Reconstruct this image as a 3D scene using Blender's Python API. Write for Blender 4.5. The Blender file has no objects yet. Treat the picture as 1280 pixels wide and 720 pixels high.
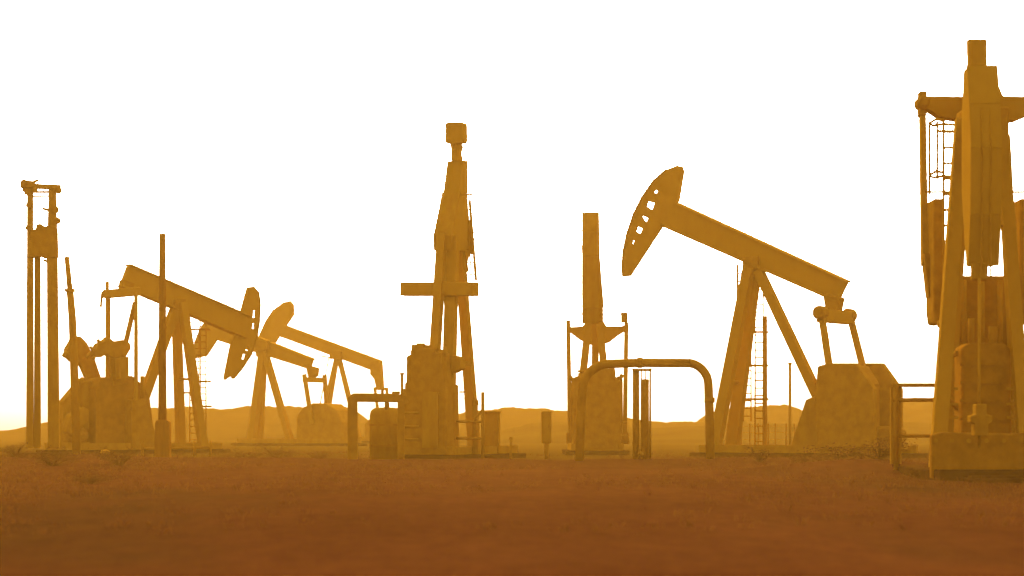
import bpy, math, random
from mathutils import Vector, noise
from mathutils.geometry import tessellate_polygon
random.seed(7)
R = math.radians
scene = bpy.context.scene
C = scene.collection

# ---------------------------------------------------------------- camera
F = 2887.0            # focal length in photograph pixels (1280 wide)
EYE = 1.1             # camera height
HOR = 536.0           # photograph row of the true horizon
cam_d = bpy.data.cameras.new('camera')
cam = bpy.data.objects.new('camera', cam_d); C.objects.link(cam)
cam.location = (0, 0, EYE); cam.rotation_euler = (R(90), 0, 0)
cam_d.sensor_width = 36.0; cam_d.lens = F / 1280 * 36
cam_d.shift_y = (HOR - 360) / 1280
cam_d.clip_start = 0.5; cam_d.clip_end = 9000
cam_d.dof.use_dof = True; cam_d.dof.focus_distance = 85; cam_d.dof.aperture_fstop = 1.6
scene.camera = cam
# ---------------------------------------------------------------- sky, sun, exposure
SUN_EL, SUN_AZ = 22, 0          # degrees; azimuth from +Y (view direction) to the right
w = bpy.data.worlds.new('World'); scene.world = w; w.use_nodes = True
nt = w.node_tree; nt.nodes.clear()
sky = nt.nodes.new('ShaderNodeTexSky'); sky.sky_type = 'NISHITA'; sky.sun_disc = False
sky.sun_elevation = R(SUN_EL); sky.sun_rotation = R(SUN_AZ)
sky.air_density = 1.0; sky.dust_density = 6.0; sky.ozone_density = 1.0
bw = nt.nodes.new('ShaderNodeRGBToBW')
mx = nt.nodes.new('ShaderNodeMix'); mx.data_type = 'RGBA'; mx.inputs[0].default_value = 0.75
tint = nt.nodes.new('ShaderNodeMix'); tint.data_type = 'RGBA'; tint.blend_type = 'MULTIPLY'
tint.inputs[0].default_value = 1.0; tint.inputs[7].default_value = (1.0, 0.94, 0.82, 1)
bg = nt.nodes.new('ShaderNodeBackground'); bg.inputs[1].default_value = 0.15
wo = nt.nodes.new('ShaderNodeOutputWorld')
nt.links.new(sky.outputs[0], bw.inputs[0])
nt.links.new(sky.outputs[0], mx.inputs[6]); nt.links.new(bw.outputs[0], mx.inputs[7])
nt.links.new(mx.outputs[2], tint.inputs[6]); nt.links.new(tint.outputs[2], bg.inputs[0])
nt.links.new(bg.outputs[0], wo.inputs[0])
sd = bpy.data.lights.new('sun', 'SUN'); sd.energy = 0.5; sd.angle = R(40); sd.color = (1.0, 0.86, 0.62)
sun = bpy.data.objects.new('sun', sd); C.objects.link(sun)
a, e = R(SUN_AZ), R(SUN_EL)
sun.rotation_euler = (-Vector((math.sin(a)*math.cos(e), math.cos(a)*math.cos(e), math.sin(e)))).to_track_quat('-Z', 'Y').to_euler()
scene.view_settings.view_transform = 'Standard'; scene.view_settings.look = 'None'
scene.view_settings.gamma = 1.0; scene.view_settings.exposure = 2.45
scene.view_settings.use_curve_mapping = False
scene.cycles.use_denoising = True
scene.cycles.max_bounces = 6; scene.cycles.volume_bounces = 1
scene.cycles.use_adaptive_sampling = True; scene.cycles.adaptive_threshold = 0.02

# ---------------------------------------------------------------- materials
def material(name, c1, c2, scale=3.0, rough=0.75, bump=0.15, c3=None, metal=0.0, stretch=(1, 1, 1), lo=0.38, hi=0.66):
    m = bpy.data.materials.new(name); m.use_nodes = True
    t = m.node_tree; b = t.nodes['Principled BSDF']
    tc = t.nodes.new('ShaderNodeTexCoord'); mp = t.nodes.new('ShaderNodeMapping'); mp.inputs['Scale'].default_value = stretch
    t.links.new(tc.outputs['Object'], mp.inputs[0])
    n = t.nodes.new('ShaderNodeTexNoise'); n.inputs['Scale'].default_value = scale; n.inputs['Detail'].default_value = 8
    n.inputs['Roughness'].default_value = 0.65
    t.links.new(mp.outputs[0], n.inputs['Vector'])
    r = t.nodes.new('ShaderNodeValToRGB')
    r.color_ramp.elements[0].position = lo; r.color_ramp.elements[0].color = (*c1, 1)
    r.color_ramp.elements[1].position = hi; r.color_ramp.elements[1].color = (*c2, 1)
    if c3:
        el = r.color_ramp.elements.new((lo + hi) / 2); el.color = (*c3, 1)
    t.links.new(n.outputs['Fac'], r.inputs[0]); t.links.new(r.outputs[0], b.inputs['Base Color'])
    b.inputs['Roughness'].default_value = rough; b.inputs['Metallic'].default_value = metal
    b.inputs['Specular IOR Level'].default_value = 0.0
    if bump:
        n2 = t.nodes.new('ShaderNodeTexNoise'); n2.inputs['Scale'].default_value = scale * 6; n2.inputs['Detail'].default_value = 6
        t.links.new(tc.outputs['Object'], n2.inputs['Vector'])
        bp = t.nodes.new('ShaderNodeBump'); bp.inputs['Strength'].default_value = bump; bp.inputs['Distance'].default_value = 0.04
        t.links.new(n2.outputs['Fac'], bp.inputs['Height']); t.links.new(bp.outputs[0], b.inputs['Normal'])
    return m
PAINT = material('ochre_painted_steel', (0.2952, 0.1291, 0.0067), (0.2722, 0.1168, 0.0064), 1.6, 0.6, 0.08, stretch=(1, 1, 0.5))
STEEL = material('rusty_steel', (0.2880, 0.1231, 0.0062), (0.2232, 0.0903, 0.0055), 2.5, 0.75, 0.15, stretch=(1, 1, 0.4))
CAST = material('rusty_cast_iron', (0.2664, 0.1094, 0.0055), (0.2088, 0.0807, 0.0048), 3.0, 0.8, 0.2)
DARK_IRON = material('dark_cast_iron', (0.245, 0.094, 0.0052), (0.195, 0.073, 0.0045), 3.0, 0.8, 0.2)  # cast iron in a darker tone, for gearboxes, engine housing and skid panel
PIPE = material('rusty_pipe', (0.2664, 0.1094, 0.0055), (0.2016, 0.0787, 0.0048), 2.0, 0.65, 0.1)
WOOD = material('weathered_wood', (0.2304, 0.0821, 0.0055), (0.1728, 0.0602, 0.0048), 2.0, 0.9, 0.2, stretch=(4, 4, 0.4))
CONC = material('dusty_concrete', (0.055, 0.020, 0.0035), (0.040, 0.014, 0.0026), 1.5, 0.9, 0.2)
HILL = material('dry_hill_grass', (0.060, 0.029, 0.0024), (0.036, 0.016, 0.0014), 0.09, 0.95, 0)
SHRUB = material('dry_shrub_leaf', (0.09, 0.034, 0.005), (0.06, 0.022, 0.004), 1.0, 0.9, 0)
TWIG = material('shrub_twig', (0.09, 0.034, 0.005), (0.06, 0.022, 0.004), 3.0, 0.9, 0)
GRASS = material('dry_grass_blade', (0.075, 0.025, 0.0042), (0.055, 0.018, 0.0032), 0.6, 0.9, 0)

def let_light_through(m, k=0.5):
    t = m.node_tree; b = t.nodes['Principled BSDF']; out = t.nodes['Material Output']
    tr = t.nodes.new('ShaderNodeBsdfTranslucent'); mixs = t.nodes.new('ShaderNodeMixShader'); mixs.inputs[0].default_value = k
    t.links.new(b.inputs['Base Color'].links[0].from_socket, tr.inputs[0])
    t.links.new(b.outputs[0], mixs.inputs[1]); t.links.new(tr.outputs[0], mixs.inputs[2]); t.links.new(mixs.outputs[0], out.inputs[0])
let_light_through(GRASS); let_light_through(SHRUB)

# ---------------------------------------------------------------- mesh helpers
class MB:
    def __init__(s): s.v = []; s.f = []
    def add(s, vs, fs):
        o = len(s.v); s.v += [tuple(x) for x in vs]; s.f += [tuple(i + o for i in f) for f in fs]; return s
    def box(s, c, d):
        c = Vector(c); x, y, z = d[0] / 2, d[1] / 2, d[2] / 2
        vs = [c + Vector((i * x, j * y, k * z)) for k in (-1, 1) for i, j in ((-1, -1), (1, -1), (1, 1), (-1, 1))]
        return s.add(vs, [(3, 2, 1, 0), (4, 5, 6, 7), (0, 1, 5, 4), (1, 2, 6, 5), (2, 3, 7, 6), (3, 0, 4, 7)])
    def bar(s, p, q, wd, h, side=None, w2=None, h2=None):
        """rectangular bar from p to q; wd measured along `side`, h across it"""
        p, q = Vector(p), Vector(q); d = (q - p).normalized()
        sd_ = Vector(side) if side else Vector((0, 1, 0))
        sd_ = (sd_ - d * sd_.dot(d))
        if sd_.length < 1e-4: sd_ = Vector((1, 0, 0)) - d * d.x
        sd_.normalize(); up = d.cross(sd_)
        w2 = wd if w2 is None else w2; h2 = h if h2 is None else h2
        vs = []
        for c, a_, b_ in ((p, wd, h), (q, w2, h2)):
            for i, j in ((-1, -1), (1, -1), (1, 1), (-1, 1)): vs.append(c + sd_ * (i * a_ / 2) + up * (j * b_ / 2))
        return s.add(vs, [(3, 2, 1, 0), (4, 5, 6, 7), (0, 1, 5, 4), (1, 2, 6, 5), (2, 3, 7, 6), (3, 0, 4, 7)])
    def tube(s, pts, r, n=10, caps=True):
        pts = [Vector(p) for p in pts]; rs = r if isinstance(r, (list, tuple)) else [r] * len(pts)
        o = len(s.v); prev = None
        for i, p in enumerate(pts):
            d = (pts[min(i + 1, len(pts) - 1)] - pts[max(i - 1, 0)]).normalized()
            ref = prev if prev is not None else (Vector((0, 0, 1)) if abs(d.z) < 0.9 else Vector((1, 0, 0)))
            u = (ref - d * ref.dot(d)).normalized(); prev = u; t = d.cross(u)
            for k in range(n):
                an = 2 * math.pi * k / n; s.v.append(tuple(p + (u * math.cos(an) + t * math.sin(an)) * rs[i]))
        for i in range(len(pts) - 1):
            for k in range(n):
                k2 = (k + 1) % n; s.f.append((o + i * n + k, o + i * n + k2, o + (i + 1) * n + k2, o + (i + 1) * n + k))
        if caps:
            s.f.append(tuple(o + k for k in reversed(range(n)))); s.f.append(tuple(o + (len(pts) - 1) * n + k for k in range(n)))
        return s
    def prism(s, poly, off, holes=()):
        """planar polygon (3D points) with holes, given thickness by vector off, centred on the plane"""
        loops = [[Vector(p) for p in poly]] + [[Vector(p) for p in h] for h in holes]
        off = Vector(off); tris = tessellate_polygon(loops)
        flat = [p for l in loops for p in l]; n = len(flat); o = len(s.v)
        s.v += [tuple(p - off / 2) for p in flat] + [tuple(p + off / 2) for p in flat]
        for t in tris:
            s.f.append((o + t[0], o + t[1], o + t[2])); s.f.append((o + n + t[2], o + n + t[1], o + n + t[0]))
        st = 0
        for l in loops:
            m = len(l)
            for i in range(m):
                j = (i + 1) % m; s.f.append((o + st + i, o + st + j, o + n + st + j, o + n + st + i))
            st += m
        return s
    def lathe(s, c, prof, n=20, axis='z'):
        o = len(s.v); c = Vector(c)
        for r_, h_ in prof:
            for k in range(n):
                an = 2 * math.pi * k / n; x, y = r_ * math.cos(an), r_ * math.sin(an)
                s.v.append(tuple(c + (Vector((x, y, h_)) if axis == 'z' else Vector((h_, x, y)) if axis == 'x' else Vector((x, h_, y)))))
        for i in range(len(prof) - 1):
            for k in range(n):
                k2 = (k + 1) % n; s.f.append((o + i * n + k, o + i * n + k2, o + (i + 1) * n + k2, o + (i + 1) * n + k))
        s.f.append(tuple(o + k for k in reversed(range(n)))); s.f.append(tuple(o + (len(prof) - 1) * n + k for k in range(n)))
        return s
    def mesh(s, name, mat, smooth=False):
        me = bpy.data.meshes.new(name); me.from_pydata(s.v, [], s.f); me.materials.append(mat)
        import bmesh
        if len(s.v) < 60000:
            bm = bmesh.new(); bm.from_mesh(me); bmesh.ops.recalc_face_normals(bm, faces=bm.faces); bm.to_mesh(me); bm.free()
        if smooth:
            me.polygons.foreach_set('use_smooth', [len(p.vertices) < 6 for p in me.polygons])
        return me
    def build(s, name, mat, parent=None, bevel=0, smooth=False):
        o = bpy.data.objects.new(name, s.mesh(name, mat, smooth)); C.objects.link(o)
        if parent is not None: o.parent = parent
        if bevel:
            md = o.modifiers.new('bevel', 'BEVEL'); md.width = bevel; md.segments = 2; md.limit_method = 'ANGLE'; md.angle_limit = R(40)
        return o
def tag(o, label=None, cat=None, group=None, kind=None):
    if label: o['label'] = label
    if cat: o['category'] = cat
    if group: o['group'] = group
    if kind: o['kind'] = kind
    return o

class Unit:
    """A thing standing at world (X0, Y0); its local x axis is turned by yaw from the picture's right.
    s() and e() give the local point of a photograph pixel on a plane of the thing, at the thing's real distance."""
    def __init__(u, name, px, depth, yaw, label, cat, group=None):
        u.Y0 = depth; u.X0 = (px - 640) / F * depth; u.c, u.n = math.cos(R(yaw)), math.sin(R(yaw))
        u.root = bpy.data.objects.new(name, None); C.objects.link(u.root); u.root.empty_display_size = 0.3
        u.root.location = (u.X0, u.Y0, 0); u.root.rotation_euler = (0, 0, R(yaw))
        tag(u.root, label, cat, group); u.k = F / depth
    def _z(u, py, x, y): return EYE + (HOR - py) / F * (u.Y0 + x * u.n + y * u.c)
    def s(u, px, py, y=0.0):
        k = (px - 640) / F; x = (k * (u.Y0 + y * u.c) - u.X0 + y * u.n) / (u.c - k * u.n)
        return Vector((x, y, u._z(py, x, y)))
    def e(u, px, py, x=0.0):
        k = (px - 640) / F; y = (u.X0 + x * u.c - k * (u.Y0 + x * u.n)) / (u.n + k * u.c)
        return Vector((x, y, u._z(py, x, y)))
    def sg(u, px, y=0.0, z=0.0): p = u.s(px, HOR, y); p.z = z; return p
    def eg(u, px, x=0.0, z=0.0): p = u.e(px, HOR, x); p.z = z; return p
    def plate(u, name, poly, thick, mat, y=0.0, holes=(), parent=None, bevel=0):
        return MB().prism([u.s(a_, b_, y) for a_, b_ in poly], (0, thick, 0), [[u.s(a_, b_, y) for a_, b_ in h] for h in holes]).build(name, mat, parent or u.root, bevel)
    def eplate(u, name, poly, thick, mat, x=0.0, holes=(), parent=None, bevel=0):
        return MB().prism([u.e(a_, b_, x) for a_, b_ in poly], (thick, 0, 0), [[u.e(a_, b_, x) for a_, b_ in h] for h in holes]).build(name, mat, parent or u.root, bevel)
    def bar(u, name, p, q, wd, h, mat, parent=None, side=None, w2=None, h2=None, bevel=0):
        return MB().bar(p, q, wd, h, side, w2, h2).build(name, mat, parent or u.root, bevel)
    def tube(u, name, pts, r, mat, parent=None, n=12):
        return MB().tube(pts, r, n).build(name, mat, parent or u.root, smooth=True)

def child_copy(src, parent, loc):
    o = src.copy(); C.objects.link(o); o.parent = parent; o.location = loc; return o

def ladder(u, x_or_p, zb, zt, wid, r=0.022, axis='x', step=0.3, lean=0.0):
    """vertical ladder part: two rails and its rungs, foot at local point; axis = direction the rungs run"""
    p = Vector(x_or_p); d = Vector((1, 0, 0)) if axis == 'x' else Vector((0, 1, 0))
    L = bpy.data.objects.new('ladder', None); C.objects.link(L); L.parent = u.root; L.location = (p.x, p.y, 0)
    for k in (-1, 1):
        MB().tube([d * (k * wid / 2) + Vector((0, 0, zb)), d * (k * wid / 2) + Vector((0, 0, zt))], r, 6).build('rail', STEEL, L)
    rung = None; z = zb + step * 0.7
    while z < zt - 0.05:
        if rung is None:
            rung = MB().tube([-d * wid / 2, d * wid / 2], r * 0.75, 6).build('rung', STEEL, L); rung.location = (0, 0, z)
        else: child_copy(rung, L, (0, 0, z))
        z += step
    return L

def walking_beam(u, tl, tr, br, bl, width, mat=PAINT):
    b = u.plate('walking_beam', [tl, tr, br, bl], width * 0.45, mat)
    for p, q in ((tl, tr), (bl, br)):
        P, Q = u.s(*p), u.s(*q); MB().bar(P, Q, width, 0.07).build('flange', mat, b)
    return b
def horse_head(u, poly, face, width, holes=()):
    h = u.plate('horse_head', poly, width, PAINT, holes=holes)
    m = MB(); pts = [u.s(*poly[i]) for i in face]
    for i in range(len(pts) - 1): m.bar(pts[i], pts[i + 1], width + 0.1, 0.05)
    m.build('face_plate', STEEL, h)
    return h
def skid(u, x0, x1, half, zt=0.35, pad=0.6):
    """concrete foundation and the two long base beams of a pumping unit"""
    MB().box(((x0 + x1) / 2, 0, 0.0), (x1 - x0 + pad, half * 2 + 0.7, 0.36)).build('foundation', CONC, u.root, 0.03)
    for y in (-half, half):
        MB().box(((x0 + x1) / 2, y, 0.18 + (zt - 0.18) / 2 + 0.06), (x1 - x0, 0.2, zt - 0.06)).build('base_beam', STEEL, u.root)
def crank_weight(u, pin, hub, y, wid, thick, tail=0.9, w2=1.5):
    """crank arm from the crank pin through the shaft hub to its swelling counterweight"""
    d = (hub - pin).normalized(); end = hub + d * tail
    c = MB().bar(pin - d * 0.2, end, thick * 0.7, wid * 0.55).build('crank_arm', STEEL, u.root, 0.02)
    MB().bar(hub - d * 0.1, end + d * 0.15, thick * 1.6, wid, None, thick * 1.6, wid * w2).build('counterweight', CAST, c, 0.04)
    return c
def motor(u, x, y, z=0.35, L=1.1, rad=0.38):
    m = MB().lathe((x - L / 2, y, z + rad + 0.1), [(rad * .7, 0), (rad, 0.08), (rad, L * .8), (rad * .6, L)], 18, 'x').build('motor', CAST, u.root)
    MB().box((x, y, z + 0.08), (L, rad * 1.8, 0.16)).build('mount', STEEL, m)
    return m

# ================================================================ THE SETTING
def ground_z(x, y):
    z = 0.0
    if 14 < y < 140:
        fade = min(1, (y - 14) / 8) * min(1, (140 - y) / 30)
        z += fade * (0.06 * noise.noise(Vector((x * .16, y * .11, 1.7))) + 0.025 * noise.noise(Vector((x * .7, y * .5, 4.1))) + 0.012 * noise.noise(Vector((x * 2.3, y * 1.7, 9.1))))
        # low windrow of graded soil in front of the units
        z += 0.22 * math.exp(-((y - 72 - 2.0 * noise.noise(Vector((x * .12, 0, 3)))) / 2.6) ** 2) * (0.75 + 0.5 * noise.noise(Vector((x * .35, 2, 8)))) * min(1, max(0, (13 - x) / 4))
        # spoil heaps at both sides
        z += 0.30 * math.exp(-(((x + 15) / 5) ** 2 + ((y - 66) / 5) ** 2)) + 0.40 * math.exp(-(((x - 8.6) / 2.6) ** 2 + ((y - 56) / 3.5) ** 2))
    return z
def axis_pts(segs):
    out = []
    for a0, a1, st in segs:
        n = max(1, int(round((a1 - a0) / st)))
        out += [a0 + (a1 - a0) * i / n for i in range(n)]
    out.append(segs[-1][1]); return out
xs = axis_pts([(-500, -200, 100), (-200, -40, 20), (-40, 40, 0.4), (40, 200, 20), (200, 500, 100)])
ys = axis_pts([(-40, 10, 5), (10, 34, 0.2), (34, 110, 0.4), (110, 150, 1.5), (150, 380, 10)])
g = MB()
g.v = [(x, y, ground_z(x, y)) for y in ys for x in xs]
nx = len(xs)
g.f = [(j * nx + i, j * nx + i + 1, (j + 1) * nx + i + 1, (j + 1) * nx + i) for j in range(len(ys) - 1) for i in range(nx - 1)]

def ground_material():
    m = bpy.data.materials.new('soil_and_dry_plain'); m.use_nodes = True
    t = m.node_tree; b = t.nodes['Principled BSDF']; L = t.links.new
    tc = t.nodes.new('ShaderNodeTexCoord')
    gmap = t.nodes.new('ShaderNodeMapping'); gmap.inputs['Scale'].default_value = (1.0, 0.3, 1.0); gmap.inputs['Rotation'].default_value = (0, 0, R(24)); L(tc.outputs['Object'], gmap.inputs[0])
    def nz(sc, det, rough=0.6):
        n = t.nodes.new('ShaderNodeTexNoise'); n.inputs['Scale'].default_value = sc; n.inputs['Detail'].default_value = det
        n.inputs['Roughness'].default_value = rough; L(gmap.outputs[0], n.inputs['Vector']); return n
    def ramp(src, lo, c1, hi, c2):
        r = t.nodes.new('ShaderNodeValToRGB'); r.color_ramp.elements[0].position = lo; r.color_ramp.elements[0].color = (*c1, 1)
        r.color_ramp.elements[1].position = hi; r.color_ramp.elements[1].color = (*c2, 1); L(src, r.inputs[0]); return r
    def mix(fac, a_, b_, mode='MIX'):
        x = t.nodes.new('ShaderNodeMix'); x.data_type = 'RGBA'; x.blend_type = mode
        if isinstance(fac, float): x.inputs[0].default_value = fac
        else: L(fac, x.inputs[0])
        L(a_, x.inputs[6]); L(b_, x.inputs[7]); return x.outputs[2]
    soil = ramp(nz(0.22, 6).outputs['Fac'], 0.36, (0.044, 0.0120, 0.0029), 0.64, (0.062, 0.0178, 0.0040))
    fine = ramp(nz(3.5, 8, 0.7).outputs['Fac'], 0.3, (0.86, 0.86, 0.86), 0.7, (1.14, 1.12, 1.10))
    scrub = ramp(nz(1.1, 9, 0.75).outputs['Fac'], 0.35, (0.032, 0.0112, 0.0026), 0.65, (0.043, 0.0155, 0.0032))
    patch = ramp(nz(0.10, 4).outputs['Fac'], 0.52, (0, 0, 0), 0.64, (1, 1, 1))
    near = mix(patch.outputs[0], soil.outputs[0], scrub.outputs[0])
    near = mix(1.0, near, fine.outputs[0], 'MULTIPLY')
    plain = ramp(nz(0.05, 8, 0.7).outputs['Fac'], 0.35, (0.045, 0.0195, 0.0017), 0.65, (0.062, 0.028, 0.0024))
    # the bare graded lot ends where the dry grass plain begins, about a hundred metres out
    sep = t.nodes.new('ShaderNodeSeparateXYZ'); L(tc.outputs['Object'], sep.inputs[0])
    edge = nz(0.12, 5); ad = t.nodes.new('ShaderNodeMath'); ad.operation = 'MULTIPLY_ADD'; ad.inputs[1].default_value = 26.0
    L(edge.outputs['Fac'], ad.inputs[0]); L(sep.outputs['Y'], ad.inputs[2])
    mr = t.nodes.new('ShaderNodeMapRange'); mr.inputs['From Min'].default_value = 92; mr.inputs['From Max'].default_value = 104
    L(ad.outputs[0], mr.inputs['Value'])
    L(mix(mr.outputs['Result'], near, plain.outputs[0]), b.inputs['Base Color'])
    b.inputs['Roughness'].default_value = 0.95; b.inputs['Specular IOR Level'].default_value = 0.0
    n2 = nz(9, 8, 0.7); bp = t.nodes.new('ShaderNodeBump'); bp.inputs['Strength'].default_value = 0.5; bp.inputs['Distance'].default_value = 0.06
    L(n2.outputs['Fac'], bp.inputs['Height']); L(bp.outputs[0], b.inputs['Normal'])
    return m
gm = g.mesh('ground', ground_material()); gm.polygons.foreach_set('use_smooth', [True] * len(gm.polygons))
ground = bpy.data.objects.new('ground', gm); C.objects.link(ground); tag(ground, kind='structure')

def ridge(name, prof, depth, thick, mat, rough=1.0):
    """a low range of hills: crest follows its skyline, slopes fall to the plain in front and behind"""
    m = MB(); cols = []
    x0, x1 = prof[0][0], prof[-1][0]; n = 480
    rows = [(-1.0, 0.0), (-.8, .16), (-.6, .36), (-.4, .60), (-.2, .85), (0, 1.0), (.35, .8), (.7, .4), (1.0, 0.0)]
    for i in range(n + 1):
        px = x0 + (x1 - x0) * i / n
        for (a0, b0), (a1, b1) in zip(prof, prof[1:]):
            if a0 <= px <= a1: t_ = (px - a0) / (a1 - a0); t_ = t_ * t_ * (3 - 2 * t_); py = b0 + (b1 - b0) * t_; break
        zc = (HOR - py) / F * depth + EYE
        zc += rough * 0.2 * (0.9 * noise.noise(Vector((px * .045, depth, 0))) + 0.7 * noise.noise(Vector((px * .17, depth, 5))) + 0.6 * noise.noise(Vector((px * .6, depth, 8))))
        X = (px - 640) / F * depth
        for dy, hf in rows:
            wob = 1 + 0.25 * noise.noise(Vector((px * .03, dy * 3, depth)))
            m.v.append((X, depth + dy * thick, max(-0.6, zc * (hf * wob if abs(dy) > .05 else hf)) - (0.6 if hf == 0 else 0)))
    k = len(rows)
    m.f = [(i * k + j, (i + 1) * k + j, (i + 1) * k + j + 1, i * k + j + 1) for i in range(n) for j in range(k - 1)]
    me = m.mesh(name, mat); me.polygons.foreach_set('use_smooth', [True] * len(me.polygons))
    o = bpy.data.objects.new(name, me); C.objects.link(o); tag(o, kind='structure'); return o
ridge('hills', [(-300, 539), (-60, 538.5), (34, 538.5), (48, 535), (66, 531), (100, 520), (170, 510), (230, 509), (290, 511), (320, 507), (370, 508), (400, 512), (440, 510), (452, 528), (470, 531), (520, 528),
                (600, 513), (640, 509), (680, 511), (700, 513), (760, 516), (800, 525), (820, 527), (880, 527), (900, 512), (930, 508), (985, 506), (1005, 520), (1060, 515), (1110, 500), (1170, 497), (1240, 508), (1400, 520), (1600, 536)], 270, 60, HILL)
ridge('hills_near', [(560, 538), (620, 540), (645, 534), (665, 529), (700, 528), (760, 532), (815, 535), (860, 533), (905, 531), (960, 529), (1020, 531), (1090, 527), (1200, 530), (1400, 537)], 200, 30, HILL, 0.25)

# ================================================================ PUMPING UNITS
GP = 'pumpjacks of the oil field'
# ---- the large pumpjack right of the middle, head up at the left
u = Unit('pumpjack', 945, 90, -33, 'large pumpjack with raised head, seen whole right of the pipe arch', 'pumpjack', GP)
walking_beam(u, (846, 254), (1060, 352), (1048, 377), (827, 281), 0.5)
horse_head(u, [(847, 207), (853, 208), (855, 214), (849, 250), (840, 270), (828, 284), (788, 345), (780, 346), (779, 338), (780, 315), (785, 292), (793, 268), (804, 246), (818, 226), (834, 212)],
           range(7, 15), 0.14, [[(820, 237), (823, 239), (821, 243), (817, 240)], [(810, 252), (819, 254), (816, 263), (808, 258)], [(802, 269), (811, 273), (809, 278), (805, 275)], [(797, 283), (804, 286), (801, 293), (795, 289)], [(791, 300), (794, 301), (792, 306), (790, 305)]])
u.bar('samson_post_leg', u.s(936, 335, -.2), u.sg(893, -.75, .3), 0.34, 0.40, PAINT, h2=0.44)
u.bar('samson_post_leg', u.s(944, 335, .2), u.sg(915, .75, .3), 0.34, 0.44, PAINT, h2=0.5)
u.bar('samson_post_leg', u.s(948, 338, 0), u.sg(1054, 0, .3), 0.34, 0.36, PAINT)
u.bar('cross_brace', u.s(909, 478, -.5), u.s(923, 478, .5), 0.12, 0.12, PAINT)
MB().box(u.s(941, 329), (0.7, 0.5, 0.5)).build('center_bearing', CAST, u.root, 0.04)
u.plate('tail_bearing', [(1031, 366), (1053, 372), (1049, 393), (1036, 393)], 0.5, CAST, bevel=0.03)
eq = u.s(1044, 396); hw = 1.22
u.bar('equalizer', eq + Vector((0, -hw, 0)), eq + Vector((0, hw, 0)), 0.44, 0.5, PAINT, side=(1, 0, 0), bevel=0.04)
for sgn, bx, by in ((-1, 1046, 520), (1, 1094, 520)):
    top = eq + Vector((0, sgn * (hw + .05), .1)); bot = u.s(bx, by, sgn * (hw + .05))
    pm = u.bar('pitman_arm', top + Vector((0, 0, .1)), bot, 0.16, 0.24, PAINT)
    MB().lathe(top - Vector((0, .22, 0)), [(.2, 0), (.27, .05), (.27, .39), (.2, .44)], 16, 'y').build('wrist_bearing', CAST, pm)
    # slab-sided crank with its counterweights, chamfered at the top corner
    pl = [(1048, 458), (1062, 454), (1096, 454), (1119, 486), (1119, 560), (1048, 560), (1045, 500)]
    dx = 17 * sgn * 1.0
    u.plate('counterweight', [(a_ + dx * .95 - 8, b_) for a_, b_ in pl], 0.34, CAST, y=sgn * (hw + .38), bevel=0.05)
u.plate('gear_reducer', [(1034, 463), (1046, 457), (1078, 457), (1092, 480), (1092, 560), (1030, 560), (1028, 490)], 1.2, DARK_IRON, bevel=0.06)
u.tube('brake_lever', [u.s(1030, 492, -.6), u.s(1026, 470, -.6)], .05, STEEL)
for a_, b_, c_, d_ in ((1033, 478, 1029, 474), (1034, 490, 1029, 489)): u.tube('lifting_lug', [u.s(a_, b_, -.3), u.s(c_, d_, -.3)], .09, STEEL)
u.plate('belt_guard', [(1014, 500), (1032, 492), (1040, 560), (1040, 572), (992, 572), (998, 548)], 1.0, STEEL, y=-.2, bevel=0.04)
x0, x1 = u.sg(888).x, u.sg(1135).x
skid(u, x0, x1, 0.85)
motor(u, u.sg(1112).x, 0.1)
lp = u.s(949, 500, 1.25)
ladder(u, lp, 0.4, u.s(949, 346, 1.25).z, 0.36, r=.034, axis='x')
ladder(u, u.s(934, 500, 1.5), 1.4, u.s(934, 372, 1.5).z, 0.34, r=.03, axis='x')
gp = u.s(957, 500, 1.25)
MB().tube([(gp.x, gp.y, 0.3), (gp.x, gp.y, u.s(957, 395, 1.25).z)], 0.07, 8).build('ladder_guard_post', STEEL, u.root)
for py in (415, 457, 499):
    MB().bar(u.s(926, py, 1.32), u.s(960, py, 1.32), 0.1, 0.09).build('ladder_bracket', STEEL, u.root)
MB().tube([u.s(922, 330, .9), u.s(922, 388, .9)], 0.05, 8).build('upper_ladder_rail', STEEL, u.root)
for py in (342, 352, 364): MB().bar(u.s(921, py, .9), u.s(934, py, .9), 0.04, 0.05).build('rung', STEEL, u.root)

# ---- the pumpjack on the left, tail at the left, head down at the right
u = Unit('pumpjack', 224, 105, 40, 'pumpjack in the left group with its head down, facing right behind the tall pole', 'pumpjack', GP)
walking_beam(u, (160, 331), (312, 396), (306, 422), (150, 357), 0.5)
horse_head(u, [(309, 359), (317, 358), (322, 364), (324, 380), (323, 402), (320, 422), (313, 443), (302, 460), (291, 473), (288, 470), (281, 475), (280, 472), (288, 431), (294, 418), (300, 392)],
           range(2, 9), 0.14, [[(316, 388), (319, 388), (319, 397), (315, 397)], [(315, 404), (318, 404), (318, 411), (314, 411)], [(307, 433), (311, 433), (310, 439), (306, 438)], [(303, 442), (307, 443), (305, 450), (301, 449)]])
u.bar('samson_post_leg', u.s(222, 378, 0), u.sg(158, 0, .3), 0.34, 0.42, PAINT)
u.bar('samson_post_leg', u.s(220, 378, .3), u.sg(226, .9, .3), 0.34, 0.36, PAINT)
u.bar('samson_post_leg', u.s(228, 378, -.3), u.sg(254, -.9, .3), 0.34, 0.36, PAINT)
u.bar('cross_brace', u.s(223, 474, .6), u.s(243, 474, -.6), 0.1, 0.1, PAINT)
MB().box(u.s(222, 380), (0.6, 0.5, 0.45)).build('center_bearing', CAST, u.root, 0.04)
u.plate('tail_bearing', [(152, 350), (166, 355), (162, 364), (150, 364)], 0.4, CAST)
eq = u.s(152, 366); hw = 1.36
u.bar('equalizer', eq + Vector((0, -hw, 0)), eq + Vector((0, hw, 0)), 0.36, 0.38, PAINT, side=(1, 0, 0), bevel=0.03)
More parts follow.
